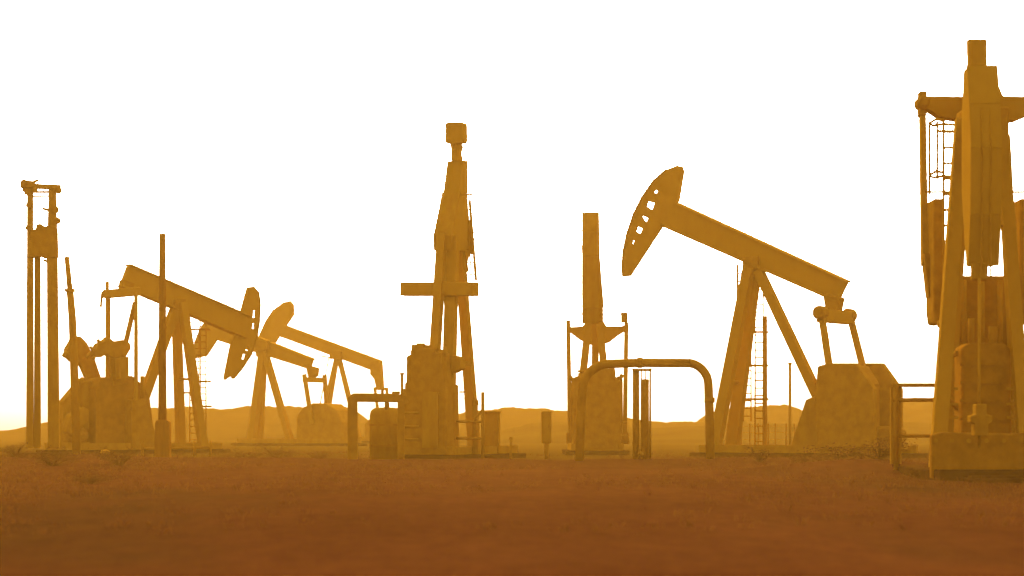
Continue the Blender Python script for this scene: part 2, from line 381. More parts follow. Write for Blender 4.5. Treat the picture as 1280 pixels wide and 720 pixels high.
yn, yf = -hw, hw
u.bar('pitman_arm', u.s(170, 368, yn), u.s(170, 500, yn), 0.12, 0.14, PAINT)
u.bar('pitman_arm', u.s(135, 366, yf), u.s(135, 475, yf), 0.14, 0.2, PAINT)
u.bar('equalizer_strut', u.s(169, 378, yn + .1), u.s(153, 446, .2), 0.12, 0.2, STEEL)
u.bar('wire_hanger', u.s(128, 364, yf), u.s(126, 384, yf), 0.07, 0.09, STEEL)
u.tube('equalizer_pin', [u.s(134, 352, yf), u.s(134, 366, yf)], 0.09, STEEL)
c1 = u.plate('crank_arm', [(91, 426), (100, 421), (108, 430), (116, 446), (126, 476), (120, 488), (108, 476), (100, 458), (92, 450)], 0.28, CAST, y=.7, bevel=0.03)
u.plate('counterweight', [(82, 436), (89, 424), (97, 420), (104, 426), (107, 440), (99, 454), (88, 452), (81, 444)], 0.42, CAST, y=.72, parent=c1, bevel=0.04)
c2 = u.plate('crank_arm', [(134, 436), (146, 436), (154, 452), (158, 480), (140, 482), (136, 460)], 0.28, CAST, y=-.5, bevel=0.03)
u.plate('counterweight', [(116, 438), (120, 430), (128, 426), (133, 421), (140, 427), (152, 425), (160, 429), (161, 436), (155, 446), (146, 446), (140, 448), (130, 443), (124, 447), (117, 445)], 0.42, CAST, y=-.52, parent=c2, bevel=0.04)
u.plate('gear_reducer', [(118, 472), (158, 470), (172, 482), (180, 500), (188, 565), (112, 565), (112, 486)], 1.1, DARK_IRON, bevel=0.05)
u.plate('belt_guard', [(76, 502), (96, 478), (122, 474), (124, 505), (112, 520), (106, 540), (104, 565), (74, 565)], 0.5, STEEL, y=.3, bevel=0.04)
x0, x1 = u.sg(70).x, u.sg(262).x
skid(u, x0, x1, 0.95)
motor(u, u.sg(92).x, -.1)
ladder(u, u.s(243, 500, 1.1), 0.4, u.s(243, 385, 1.1).z, 0.5, r=.03, axis='x')
ladder(u, u.s(254, 500, .7), 0.4, u.s(254, 392, .7).z, 0.3, r=.03, axis='x')
for p, q, r_ in (((108, 447), (113, 441), .07), ((117, 440), (113, 433), .06), ((118, 446), (116, 449), .08), ((154, 442), (156, 452), .10), ((150, 452), (153, 462), .14), ((84, 440), (80, 446), .12), ((126, 430), (122, 425), .08), ((97, 478), (104, 474), .12), ((178, 470), (178, 500), .10)):
    u.tube('grease_fitting' if r_ < .1 else 'guard_pipe', [u.s(*p, -.6), u.s(*q, -.6)], r_, STEEL)
u.plate('control_box', [(146, 448), (158, 446), (158, 472), (148, 474)], .4, STEEL, y=-.9)
u.plate('fuel_tank', [(84, 520), (100, 508), (108, 512), (106, 528), (88, 545), (80, 540)], .5, STEEL, y=-.4, bevel=.05)
u.plate('oil_drum', [(160, 500), (178, 498), (190, 540), (190, 566), (160, 566)], .6, CAST, y=-.8, bevel=.05)
for a_, b_, py in ((246, 263, 477), (248, 264, 508), (222, 240, 491), (233, 262, 412)):
    MB().bar(u.s(a_, py, .8), u.s(b_, py, .8), 0.1, 0.08).build('ladder_bracket', STEEL, u.root)

# ---- the two distant pumpjacks between the left group and the middle
u = Unit('pumpjack', 332, 150, -33, 'distant pumpjack behind the left one, its tail above the domed housing', 'pumpjack', GP)
walking_beam(u, (268, 400), (392, 449), (388, 461), (274, 425), 0.4)
horse_head(u, [(270, 392), (277, 394), (280, 404), (276, 418), (258, 445), (244, 448), (242, 438), (246, 425), (252, 410), (261, 398)], range(5, 10), 0.2)
u.bar('samson_post_leg', u.s(329, 436, 0), u.sg(314, -.6, .3), 0.36, 0.5, PAINT)
u.bar('samson_post_leg', u.s(330, 436, 0), u.sg(324, .6, .3), 0.36, 0.4, PAINT)
u.bar('samson_post_leg', u.s(331, 440, 0), u.sg(363, 0, .3), 0.36, 0.38, PAINT)
MB().box(u.s(331, 432), (1.0, 0.8, 0.6)).build('center_bearing', CAST, u.root)
u.plate('tail_bearing', [(384, 456), (397, 460), (396, 470), (388, 474)], 0.4, CAST)
eq = u.s(393, 475); hw = 1.05
u.bar('equalizer', eq + Vector((0, -hw, 0)), eq + Vector((0, hw, 0)), 0.3, 0.32, PAINT, side=(1, 0, 0))
for sgn in (-1, 1):
    t0 = eq + Vector((0, sgn * hw, .35)); u.bar('pitman_arm', t0, u.s(400 + 10 * sgn, 530, sgn * hw), 0.16, 0.26, PAINT)
u.plate('gear_reducer_cover', [(380, 520), (388, 509), (400, 504), (418, 505), (430, 513), (436, 528), (437, 566), (380, 566)], 1.6, CAST, bevel=0.1)
skid(u, u.sg(308).x, u.sg(440).x, 0.9)

u = Unit('pumpjack', 422, 180, -28, 'farthest pumpjack, raised head above the sloping beam beside the square pipe frame', 'pumpjack', GP)
walking_beam(u, (354, 406), (476, 451), (470, 464), (348, 419), 0.5)
horse_head(u, [(355, 378), (363, 376), (367, 381), (367, 394), (360, 404), (350, 420), (332, 446), (322, 446), (320, 437), (325, 420), (333, 402), (343, 387)], range(7, 12), 0.25)
u.plate('tail_bearing', [(465, 453), (476, 451), (478, 486), (473, 487), (470, 474), (465, 468)], 0.6, CAST)
for sgn in (-1, 1):
    u.bar('samson_post_leg', u.s(421, 447, .15 * sgn), u.sg(401 + 3 * sgn, .7 * sgn, .3), 0.3, 0.32, PAINT)
u.bar('samson_post_leg', u.s(424, 448, 0), u.sg(449, 0, .3), 0.3, 0.32, PAINT)
MB().box(u.s(422, 444), (1.0, 0.8, 0.6)).build('center_bearing', CAST, u.root)
eq = u.s(476, 486); hw = .9
u.bar('equalizer', eq + Vector((0, -hw, 0)), eq + Vector((0, hw, 0)), 0.22, 0.22, PAINT, side=(1, 0, 0))
for sgn in (-1, 1): u.bar('pitman_arm', eq + Vector((0, sgn * hw, .1)), u.s(480 + 5 * sgn, 535, sgn * hw), 0.14, 0.2, PAINT)
u.plate('gear_reducer_cover', [(462, 530), (470, 522), (496, 522), (502, 530), (502, 556), (462, 556)], 1.5, CAST)
MB().tube([u.s(411, 447, 1.0), u.s(400, 506, 1.0)], 0.05, 6).build('ladder_rail', STEEL, u.root)
MB().tube([u.s(402, 445, 1.0), u.s(412, 447, 1.0)], 0.05, 6).build('handrail', STEEL, u.root)
skid(u, u.sg(396).x, u.sg(504).x, 0.8)

# ---- the pumpjack in the middle, seen almost end on, with the work platform across it
u = Unit('pumpjack', 566, 85, 70, 'tall narrow pumpjack in the middle, seen end on with a long crossbeam', 'pumpjack', GP)
head = horse_head(u, [(569, 201), (575, 201), (575, 296), (573, 314), (554, 313), (553, 296), (560, 262), (564, 240)], range(4, 8), 0.62)
tp = u.s(571, 201)
nk = MB().prism([u.s(567, 201), u.s(575, 201), u.s(574, 191), u.s(576, 184), u.s(573, 178), u.s(566, 178), u.s(567, 186)], (0, .22, 0)).build('cap_neck', STEEL, head)
bx = MB()
cb = u.s(570.5, 166.5); bxw = 24 / u.k; bxh = 26 / u.k
bx.prism([cb + Vector((0, -bxw / 2 * .94, -bxh / 2)), cb + Vector((0, bxw / 2 * .94, -bxh / 2)), cb + Vector((0, bxw / 2, -bxh * .38)), cb + Vector((0, bxw / 2, bxh * .4)), cb + Vector((0, bxw * .4, bxh / 2)), cb + Vector((0, -bxw * .4, bxh / 2)), cb + Vector((0, -bxw / 2, bxh * .4)), cb + Vector((0, -bxw / 2, -bxh * .38))], (.5, 0, 0))
bx.build('head_cap', PAINT, head, 0.03)
walking_beam(u, (573, 228), (584, 318), (578, 340), (566, 250), 0.5)
u.tube('tie_rod', [u.e(553, 243, 0), u.e(591, 243, 0)], 0.035, STEEL)
u.bar('samson_post_leg', u.e(553, 292, -.9), u.eg(536, -2.0, .3), 0.34, 0.32, PAINT, side=(1, 0, 0))
u.bar('samson_post_leg', u.e(566, 296, -.6), u.eg(559, -1.6, .3), 0.34, 0.42, PAINT, side=(1, 0, 0))
u.bar('samson_post_leg', u.e(574, 300, .6), u.eg(593, 1.6, .3), 0.34, 0.30, PAINT, side=(1, 0, 0), h2=0.4)
pb = u.bar('platform_beam', u.e(503, 361.5, -1.0), u.e(596, 361.5, -1.0), 0.5, 0.5, PAINT, side=(1, 0, 0), bevel=0.03)
u.plate('gear_reducer', [(536, 447), (549, 447), (549, 570), (536, 570)], 0.9, CAST, bevel=0.05)
u.eplate('engine_housing', [(513, 446), (519, 443), (519, 431), (534, 431), (534, 436), (549, 436), (549, 441), (557, 441), (559, 462), (562, 482), (563, 570), (510, 570), (511, 480), (513, 478)], 0.8, CAST, x=-2.2, bevel=0.04)
u.eplate('radiator', [(548, 478), (570, 481), (571, 570), (548, 570)], 0.5, CAST, x=-1.2, bevel=0.04)
u.tube('exhaust_stack', [u.e(526, 436, -2.2), u.e(526, 429, -2.2)], .16, STEEL)
for a_, b_, c_, d_ in ((546, 440, 546, 430), (557, 446, 557, 433), (515, 448, 515, 438), (510, 490, 506, 488), (511, 512, 507, 512), (506, 486, 506, 566), (523, 500, 523, 566)): u.tube('guard_pipe', [u.e(a_, b_, -2.5), u.e(c_, d_, -2.5)], .055, STEEL)
for py in (516, 533, 549): u.tube('guard_rail', [u.e(505, py, -2.6), u.e(524, py, -2.6)], .04, STEEL)
u.eplate('belt_guard', [(566, 444), (578, 446), (579, 461), (570, 466), (566, 466)], 0.5, STEEL, x=-1.6, bevel=0.04)
u.bar('guard_stay', u.e(576, 454, -1.4), u.e(588, 454, -.5), 0.16, 0.16, STEEL)
u.eplate('side_panel', [(528, 490), (548, 490), (548, 560), (528, 560)], 0.06, STEEL, x=-2.64)
L = MB().tube([u.e(587, 250, 1.0), u.e(595, 350, .6)], 0.06, 8).build('access_ladder', STEEL, u.root)
MB().tube([u.e(584, 250, 1.0), u.e(589, 350, .6)], 0.03, 8).build('rail', STEEL, L)
for py in (262, 276, 290, 297, 312, 328, 343): MB().tube([u.e(583, py, .9), u.e(588 + (py - 250) * .075, py, .9)], 0.02, 6).build('rung', STEEL, L)
for py in (291, 299): MB().tube([u.e(578, py, .9), u.e(594, py, .9)], 0.035, 6).build('ladder_bracket', STEEL, u.root)
skid(u, -3.4, 3.4, 1.2)

# ---- the smaller end-on pumpjack behind the pipe arch
u = Unit('pumpjack', 744, 100, 90, 'end on pumpjack behind the pipe arch, slim upright head and hanging pitman arms', 'pumpjack', GP)
hh = MB(); pa = lambda px, py, x: u.e(px, py, x)
zt, zb = u.e(738, 263, -4).z, u.e(738, 404, -4).z; yl, yr = u.e(728, 300, -4).y, u.e(749, 300, -4).y
pr = [(-3.2, zt), (-3.7, zt - .05), (-4.1, zt - .9), (-4.3, zt - 1.9), (-4.25, zb + .6), (-4.05, zb), (-3.7, zb), (-3.2, zb + 1.2)]
h = MB().prism([(x, (yl + yr) / 2, z) for x, z in pr], (0, abs(yl - yr), 0)).build('horse_head', PAINT, u.root, 0.02)
m = MB()
for (x_a, z_a), (x_b, z_b) in zip(pr[1:6], pr[2:6]): m.bar((x_a, (yl + yr) / 2, z_a), (x_b, (yl + yr) / 2, z_b), abs(yl - yr) + .02, .05)
m.build('face_plate', STEEL, h)
ym = (yl + yr) / 2
u.eplate('head_hinge', [(746, 300), (749, 312), (753.5, 372), (753, 402), (742, 402)], 0.5, PAINT, x=-3.0, bevel=0.02)
b = MB().bar((-3.3, ym, u.e(740, 320, -3.3).z), (4.2, u.e(743, 390, 4.2).y, u.e(742, 396, 4.2).z), 0.64, 0.8, None, 0.80, 0.85).build('walking_beam', PAINT, u.root, 0.02)
MB().bar((-3.3, ym, u.e(740, 320, -3.3).z + .43), (4.2, u.e(743, 390, 4.2).y, u.e(742, 396, 4.2).z + .45), 0.74, 0.06, None, 0.86).build('flange', PAINT, b)
u.eplate('equalizer', [(708, 406), (714, 409), (728, 408), (734, 400), (753, 400), (758, 408), (776, 408), (785, 405), (785, 412), (772, 420), (762, 428), (748, 432), (738, 431), (725, 425), (708, 412)], 0.4, PAINT, x=3.9, bevel=0.03)
for a_, t_, b2 in ((710.2, 401, 712.5), (783, 404, 781)):
    pm = u.bar('pitman_arm', u.e(a_, t_, 3.9), u.e(b2, 548, 3.2), 0.3, 0.19, PAINT, side=(1, 0, 0))
    MB().box(u.e(b2, 548, 3.2), (.4, .34, .5)).build('wrist_bearing', CAST, pm, 0.03)
u.tube('handrail', [u.e(709, 392.5, 3.4), u.e(779, 392.5, 3.4)], 0.035, STEEL)
MB().box(u.e(780.5, 397, 3.4), (.3, .3, .45)).build('lubricator', CAST, u.root, 0.02)
for tx, bx_, xx, wd in ((736, 719, -1.2, .32), (744, 744, 1.2, .3), (749, 765, -1.2, .3)):
    u.bar('samson_post_leg', u.e(tx, 400, xx * .3), u.eg(bx_, xx, .3), 0.32, wd, PAINT, side=(1, 0, 0))
u.tube('cross_brace', [u.e(722, 464, -1), u.e(764, 464, -1)], 0.05, STEEL)
u.eplate('prime_mover', [(716, 474), (724, 471), (734, 471), (735, 466), (742, 466), (742, 462), (766, 461), (769, 466), (769, 474), (776, 476), (776, 566), (716, 566)], 0.7, CAST, x=-2.0, bevel=0.04)
u.eplate('gear_reducer', [(722, 478), (735, 468), (741, 468), (741, 463), (768, 460), (769, 470), (769, 566), (722, 566)], 1.2, CAST, x=2.4, bevel=0.05)
u.eplate('engine_housing', [(715, 473), (722, 470), (733, 474), (733, 566), (713, 566), (713, 500)], 1.0, CAST, x=3.0, bevel=0.05)
for a_, b_, c_, d_ in ((725, 474, 725, 466), (747, 466, 747, 455), (756, 464, 756, 457), (775, 474, 778, 468), (716, 476, 712, 470)): u.tube('guard_pipe', [u.e(a_, b_, 2.6), u.e(c_, d_, 2.6)], .09, STEEL)
for py in (528, 545): u.tube('guard_rail', [u.e(768, py, 2.0), u.e(784, py, 2.0)], .05, STEEL)
u.eplate('counterweight', [(767, 473), (773, 470), (778, 475), (778, 530), (775, 566), (767, 566)], 0.8, CAST, x=3.0, bevel=0.04)
skid(u, -2.6, 4.2, 1.0)

# ---- the near pumpjack at the right edge, head towards the camera
u = Unit('pumpjack', 1231, 50, 89, 'nearest pumpjack at the right edge, seen from its head with a caged ladder', 'pumpjack', GP)
xh = -4.1
zt, zb = u.e(1230, 79, xh).z, u.e(1230, 331, xh).z
yl, yr = u.e(1212, 200, xh).y, u.e(1251, 200, xh).y; ym = (yl + yr) / 2
pr = [(xh + .9, zt), (xh + .35, zt), (xh + .05, zt - .8), (xh - .1, zt - 1.7), (xh - .05, zb + 1.0), (xh + .2, zb), (xh + .6, zb), (xh + 1.1, zb + 1.6), (xh + 1.1, zt - .9)]
h = MB().prism([(x, ym, z) for x, z in pr], (0, abs(yl - yr) - .06, 0)).build('horse_head', PAINT, u.root, 0.04)
m = MB()
for (x_a, z_a), (x_b, z_b) in zip(pr[1:5], pr[2:6]): m.bar((x_a, ym, z_a), (x_b, ym, z_b), abs(yl - yr), .06)
m.build('face_plate', PAINT, h)
for dy in (-.09, .09):
    MB().tube([(xh + .02, ym + dy, zt - .9), (xh - .14, ym + dy, zt - 1.7), (xh - .1, ym + dy, zb + 1.0), (xh - .1, ym + dy, zb - .25)], 0.02, 6).build('bridle_cable', STEEL, u.root)
u.eplate('carrier_bar', [(1214, 329), (1234, 329), (1234, 350), (1214, 350)], 0.2, STEEL, x=xh + .1, bevel=0.02)
u.tube('polished_rod', [u.e(1224, 348, xh - .05), u.e(1224, 560, xh - .05)], 0.03, STEEL)
q0 = Vector((xh + 1.0, ym, u.e(1230, 205, xh + 1).z)); q1 = Vector((4.5, u.e(1224, 70, 4.5).y, u.e(1221, 104, 4.5).z))
u.eplate('tail_plate', [(1209, 50), (1232, 50), (1233.5, 112), (1211, 112)], 0.3, PAINT, x=4.55, bevel=0.02)
b = MB().bar(q0, q1, 0.42, 0.62).build('walking_beam', PAINT, u.root, 0.02)
upv = Vector((-(q1 - q0).z, 0, (q1 - q0).x)).normalized()
for sgn in (-1, 1): MB().bar(q0 + upv * .33 * sgn, q1 + upv * .33 * sgn, 0.46, 0.05).build('flange', PAINT, b)
u.eplate('head_hinge', [(1207, 102), (1214, 98), (1214, 152), (1207, 152)], 0.4, CAST, x=-3.0, bevel=0.02)
u.eplate('equalizer', [(1151, 122), (1206, 122), (1212, 108), (1246, 108), (1252, 122), (1308, 122), (1308, 134), (1296, 140), (1268, 152), (1198, 152), (1172, 147), (1158, 138), (1151, 138)], 0.5, PAINT, x=4.2, bevel=0.03)
for a_, b2, cwx in ((1152.5, 1156, 1169), (1307, 1303, 1276)):
    MB().lathe(u.e(a_, 129, 4.2) - Vector((.3, 0, 0)), [(.1, 0), (.16, .06), (.16, .54), (.1, .6)], 14, 'x').build('wrist_bearing', CAST, u.root)
    u.bar('equalizer_end', u.e(a_, 115, 4.2), u.e(a_, 146, 4.2), 0.4, 0.17, CAST, side=(1, 0, 0), bevel=0.03)
    u.bar('pitman_arm', u.e(a_ + .5, 140, 4.2), u.e(b2, 331, 3.5), 0.3, 0.13, PAINT, side=(1, 0, 0), h2=0.15)
    sg_ = 1 if a_ < 1230 else -1
    ck = u.eplate('crank_arm', [(b2 - 3 * sg_, 318), (b2 + 6 * sg_, 318), (b2 + 8 * sg_, 372), (b2 + 3 * sg_, 372), (b2 - 1 * sg_, 335)], 0.5, CAST, x=3.4)
    u.eplate('counterweight', [(cwx - 7, 251), (cwx + 7, 251), (cwx + 8, 400), (cwx + 5, 407), (cwx - 5 * 1, 405), (cwx - 7, 390)], 1.1, CAST, x=3.2, parent=ck, bevel=0.04)
LEG = [((1203, 150), (1171, 575), -.5, -1.6, .30), ((1252, 165), (1283, 575), -.5, -1.6, .26), ((1206, 170), (1180, 575), .5, 1.6, .28), ((1254, 170), (1276, 575), .5, 1.6, .26)]
for (tx, ty), (bx_, by_), xa, xb, wd in LEG:
    u.bar('samson_post_leg', u.e(tx, ty, xa), u.eg(bx_, xb, .3), 0.3, wd, PAINT, side=(1, 0, 0))
MB().box(u.e(1228, 158, 0), (1.1, .95, .7)).build('center_bearing', CAST, u.root, 0.04)
for py in (282,): u.tube('cross_brace', [u.e(1190, py, -.8), u.e(1266, py, -.8)], 0.025, STEEL)
u.eplate('gear_reducer', [(1186, 347), (1270, 347), (1272, 420), (1262, 470), (1262, 560), (1196, 560), (1196, 470), (1182, 425)], 1.3, DARK_IRON, x=2.8, bevel=0.05, holes=[[(1201, 429), (1212, 428), (1212, 430), (1202, 431)], [(1234, 427), (1243, 427), (1242, 430), (1235, 430)]])
u.eplate('engine_housing', [(1197, 436), (1206, 430), (1250, 430), (1259, 438), (1259, 575), (1197, 575)], 0.9, DARK_IRON, x=-.6, bevel=0.06)
for py in (486, 505, 522):
    u.bar('cross_brace', u.e(1176, py, -1.2), u.e(1198, py, -1.2), .06, .06, PAINT); u.bar('cross_brace', u.e(1258, py, -1.2), u.e(1282, py, -1.2), .06, .06, PAINT)
u.eplate('skid_panel', [(1163, 543), (1176, 540), (1262, 542), (1300, 539), (1300, 598), (1163, 598)], 0.25, DARK_IRON, x=-2.0, bevel=0.03)
MB().box((.8, 0, 0.05), (7.2, 2.9, 0.42)).build('foundation', CONC, u.root, 0.04)
u.tube('guard_rail', [u.e(1157, 240, 3.0), u.e(1306, 240, 3.0)], 0.028, STEEL)
for a_, b_, c_, d_, r_ in ((1186, 350, 1182, 420, .05), (1276, 420, 1282, 420, .05), (1276, 432, 1282, 432, .05), (1205, 450, 1205, 350, .06), (1250, 450, 1250, 350, .06), (1172, 405, 1186, 405, .08)):
    u.tube('guard_pipe', [u.e(a_, b_, 1.8), u.e(c_, d_, 1.8)], r_, STEEL)
u.eplate('belt_guard', [(1180, 400), (1197, 396), (1197, 462), (1184, 470), (1178, 455)], .3, STEEL, x=2.2, bevel=.04)
u.eplate('belt_guard', [(1258, 396), (1276, 400), (1279, 455), (1272, 470), (1258, 462)], .3, STEEL, x=2.2, bevel=.04)
for px in (1170, 1190, 1211, 1233, 1255, 1276): u.tube('skid_bolt', [u.e(px, 551, -2.12), u.e(px, 551, -2.18)], .05, STEEL)
for py in (455, 478, 501, 524): u.bar('housing_rib', u.e(1200, py, -1.08), u.e(1256, py, -1.08), .06, .05, DARK_IRON)
for a_, b_, c_, d_, r_ in ((1214, 436, 1214, 398, .07), (1241, 436, 1241, 408, .09), (1228, 434, 1228, 352, .05), (1186, 448, 1198, 440, .05), (1186, 500, 1198, 512, .05), (1270, 500, 1258, 512, .05)):
    u.tube('guard_pipe', [u.e(a_, b_, -.6), u.e(c_, d_, -.6)], r_, STEEL)
u.eplate('wellhead', [(1216, 545), (1216, 530), (1211, 528), (1211, 520), (1218, 518), (1218, 505), (1231, 505), (1231, 518), (1238, 520), (1238, 528), (1233, 530), (1233, 545)], .4, STEEL, x=xh, bevel=.02)
# caged ladder on the left of the post
Lr = bpy.data.objects.new('ladder', None); C.objects.link(Lr); Lr.parent = u.root
for px in (1179.5, 1197): MB().tube([u.e(px, 148, 1.9), u.e(px, 400, 1.9)], 0.034, 6).build('rail', STEEL, Lr)
py = 165.0
while py < 398: MB().tube([u.e(1179.5, py, 1.9), u.e(1197, py, 1.9)], 0.030, 6).build('rung', STEEL, Lr); py += 19.5
for px, pb_ in ((1162, 243), (1171.5, 224)): MB().tube([u.e(px, 152, 2.5), u.e(px, pb_, 2.5)], 0.034, 6).build('cage_bar', STEEL, Lr)
for py in (151, 216):
    MB().tube([u.e(1180, py, 1.9), u.e(1170, py - 2, 1.95), u.e(1162, py + 3, 2.4), u.e(1166, py + 6, 2.7), u.e(1180, py + 4, 2.8), u.e(1196, py + 5, 2.2)], 0.034, 6).build('cage_hoop', STEEL, Lr)
MB().bar(u.e(1172, 164, 2.0), u.e(1200, 164, 2.0), .06, .07).build('ladder_bracket', STEEL, Lr)

# ================================================================ MASTS, POLES, PIPEWORK
u = Unit('steel_mast', 54, 82, 8, 'tall twin column steel mast at the far left with crown bars on top', 'mast')
for poly in ([(34, 234), (41.5, 234), (42, 560), (33, 560)], [(61, 234), (70, 234), (72, 300), (74.5, 560), (60, 560), (58.5, 320)]):
    u.plate('column', poly, 0.34, STEEL, bevel=0.02)
u.plate('guide_column', [(43, 318), (51, 318), (51, 560), (42.5, 560)], 0.2, STEEL, y=.2)
tb = u.plate('travelling_block', [(34, 289), (45, 287), (46, 281), (51, 280), (57, 284), (60, 282), (72, 284), (73, 322), (56, 323), (52, 321), (34, 323)], 0.5, CAST, y=.02, bevel=0.03)
u.bar('crown_bar', u.s(26, 232), u.s(76, 234.5), 0.5, 0.15, STEEL)
u.bar('crown_bar', u.s(38, 240, .12), u.s(74, 240, .12), 0.2, 0.07, STEEL)
u.bar('crown_bar', u.s(38, 245.5, .12), u.s(66, 245, .12), 0.2, 0.05, STEEL)
u.plate('crown_sheave', [(28, 228), (36, 226), (44, 227), (46, 236), (38, 242), (28, 239)], 0.3, CAST)
u.plate('crown_sheave', [(70, 231), (76, 232), (76, 240), (70, 241)], 0.3, CAST)
u.bar('antenna', u.s(36, 230), u.s(48, 225), 0.09, 0.09, STEEL)
for px, py, r_ in ((30, 229, .14), (34, 240, .12), (44, 238, .10), (73, 238, .13), (36, 256, .11), (69, 262, .14), (35, 285, .10), (72, 276, .12)): u.tube('sheave_pin', [u.s(px, py, -.28), u.s(px, py, .28)], r_, CAST)
u.bar('latch_arm', u.s(62, 263), u.s(53, 260.5), 0.12, 0.09, STEEL)
u.bar('latch_arm', u.s(60, 327), u.s(54, 325), 0.12, 0.09, STEEL)
MB().box((0, 0, 0.05), (2.0, 1.2, 0.4)).build('base_block', CONC, u.root, 0.03)

u = Unit('steel_pole', 89, 88, 0, 'slim leaning steel pole between the twin column mast and the left pumpjack', 'pole')
MB().tube([u.sg(96, 0, -.2), u.s(93, 470), u.s(90.5, 400), u.s(87.5, 363)], [.17, .16, .15, .14], 10).build('shaft', STEEL, u.root, smooth=True)
MB().tube([u.s(87.5, 363), u.s(83.5, 321)], [.11, .10], 10).build('tip', STEEL, u.root, smooth=True)
MB().box(u.s(87.3, 363), (.34, .34, .12)).build('collar', STEEL, u.root)

u = Unit('tall_pole', 203, 80, 0, 'tallest straight pole in front of the left pumpjack with thick boxed foot', 'pole')
MB().tube([u.sg(203, 0, 0), u.s(203, 360), u.s(203, 292)], [.15, .13, .11], 10).build('shaft', WOOD, u.root, smooth=True)
u.plate('foot_box', [(195, 528), (197, 525), (210, 525), (213, 528), (213, 575), (194, 575)], 0.5, WOOD, bevel=0.03)
MB().tube([u.s(203, 300, -.1), u.s(203, 296, -.2)], .03, 6).build('hook', STEEL, u.root)

u = Unit('low_pipe_rail', 222, 92, 4, 'low pipe rail on short posts in front of the left pumpjack', 'rail')
u.tube('rail', [u.s(176, 561), u.s(264, 559)], 0.05, PIPE)
for px in (178, 198, 243, 263): u.tube('post', [u.sg(px), u.s(px, 551)], 0.06, PIPE)
u = Unit('valve_stub', 131, 90, 0, 'small capped valve stub standing below the left gearbox', 'valve')
u.tube('stem', [u.sg(131), u.s(131, 563)], 0.08, PIPE); MB().lathe(u.s(131, 568), [(.08, 0), (.2, .04), (.2, .14), (.06, .2)], 14).build('cap', CAST, u.root)

# square pipe frame and the tank inside it
u = Unit('pipe_gantry', 470, 76, 5, 'square pipe frame standing around the round topped tank', 'gantry')
u.plate('post', [(434.5, 500), (447, 499), (447, 580), (434.5, 580)], 0.34, PIPE, bevel=0.05)
u.plate('post', [(497, 500), (505.5, 500), (505.5, 580), (497, 580)], 0.34, PIPE, bevel=0.05)
u.plate('crossbar', [(434.5, 497), (441, 491.5), (497, 492), (505.5, 497), (505.5, 501), (497, 503), (447, 502.5), (434.5, 501)], 0.32, PIPE, bevel=0.05)
u.bar('elbow', u.s(500, 493), u.s(508, 505), 0.3, 0.2, PIPE)
u.tube('spout', [u.s(478, 486), u.s(478, 494)], 0.05, PIPE)
u.tube('drop_pipe', [u.s(483, 502), u.s(483, 512)], 0.06, PIPE)
u.tube('gauge_pipe', [u.s(490, 491), u.s(500, 491)], 0.05, PIPE)
u = Unit('storage_tank', 482, 79, 0, 'round topped steel tank inside the square pipe frame', 'tank')
rad = 20 / u.k; zt = u.s(482, 509).z
MB().lathe((0, 0, 0), [(rad, 0), (rad, zt - .28), (rad * .93, zt - .12), (rad * .7, zt - .02), (.05, zt)], 28).build('shell', STEEL, u.root, smooth=True)
MB().tube([(.05, 0, zt - .05), (.05, 0, zt + .15)], .08, 10).build('hatch', CAST, u.root)
for zz in (.5, 1.2): MB().lathe((0, 0, zz), [(rad + .015, 0), (rad + .015, .06)], 28).build('hoop', CAST, u.root)
u = Unit('vent_pipe', 502.5, 80, 0, 'thin upright vent pipe at the left of the middle pumpjack', 'pipe')
u.tube('stem', [u.sg(502.5), u.s(502.5, 468)], 0.05, PIPE); u.tube('cap', [u.s(502.5, 468.5), u.s(502.5, 466)], 0.075, PIPE)

# pipework right of the middle pumpjack
u = Unit('pipe_manifold', 600, 83, 0, 'small pipe manifold with upright pipe right of the middle pumpjack', 'manifold')
u.tube('upright', [u.sg(603.5), u.s(603.5, 490)], 0.06, PIPE)
u.tube('upright', [u.sg(594, .2), u.s(594, 504, .2)], 0.10, PIPE)
MB().lathe(u.s(594, 508, .2), [(.06, 0), (.13, .06), (.1, .22), (.05, .3)], 14).build('valve', CAST, u.root)
u.tube('diagonal_pipe', [u.s(592, 528), u.s(603, 512)], 0.04, PIPE)
for py in (527, 548): u.tube('cross_pipe', [u.s(570, py), u.s(605, py)], 0.045, PIPE)
u.tube('valve_wheel_stem', [u.s(574, 490), u.s(582, 490)], 0.03, PIPE)
u = Unit('control_cabinet', 615, 86, -6, 'plain upright steel cabinet right of the middle pumpjack', 'cabinet')
MB().box((0, 0, u.s(615, 541).z), (19 / u.k, .6, 1.5)).build('body', STEEL, u.root, 0.03)
MB().box((0, -.315, u.s(615, 541).z), (16 / u.k, .025, 1.3)).build('door', STEEL, u.root)
MB().box((.15, -.34, u.s(615, 541).z), (.04, .04, .16)).build('handle', CAST, u.root)
MB().box((0, 0, u.s(615, 515).z), (22 / u.k, .7, .05)).build('roof', STEEL, u.root)
for k in (-1, 1): MB().box((k * .24, 0, .12), (.07, .5, .34)).build('leg', STEEL, u.root)
u = Unit('marker_stake', 638.5, 82, 0, 'short marker stake standing alone on the open ground', 'stake')
u.tube('stem', [u.sg(638.5), u.s(638.5, 548)], 0.05, PIPE); MB().box(u.s(638.5, 549), (.12, .04, .14)).build('plate', STEEL, u.root)
u = Unit('meter_box', 683, 84, 0, 'tall narrow meter box on a post left of the pipe arch', 'box')
MB().box(u.s(683, 534), (12.5 / u.k, .3, 40 / u.k)).build('case', STEEL, u.root, 0.03)
u.tube('post', [u.sg(683), u.s(683, 553)], 0.08, PIPE)
MB().box(u.s(683, 534) + Vector((0, -.16, 0)), (9 / u.k, .025, 34 / u.k)).build('door', STEEL, u.root)
MB().box(u.s(683, 533) + Vector((.08, -.185, 0)), (.03, .03, .1)).build('handle', CAST, u.root)

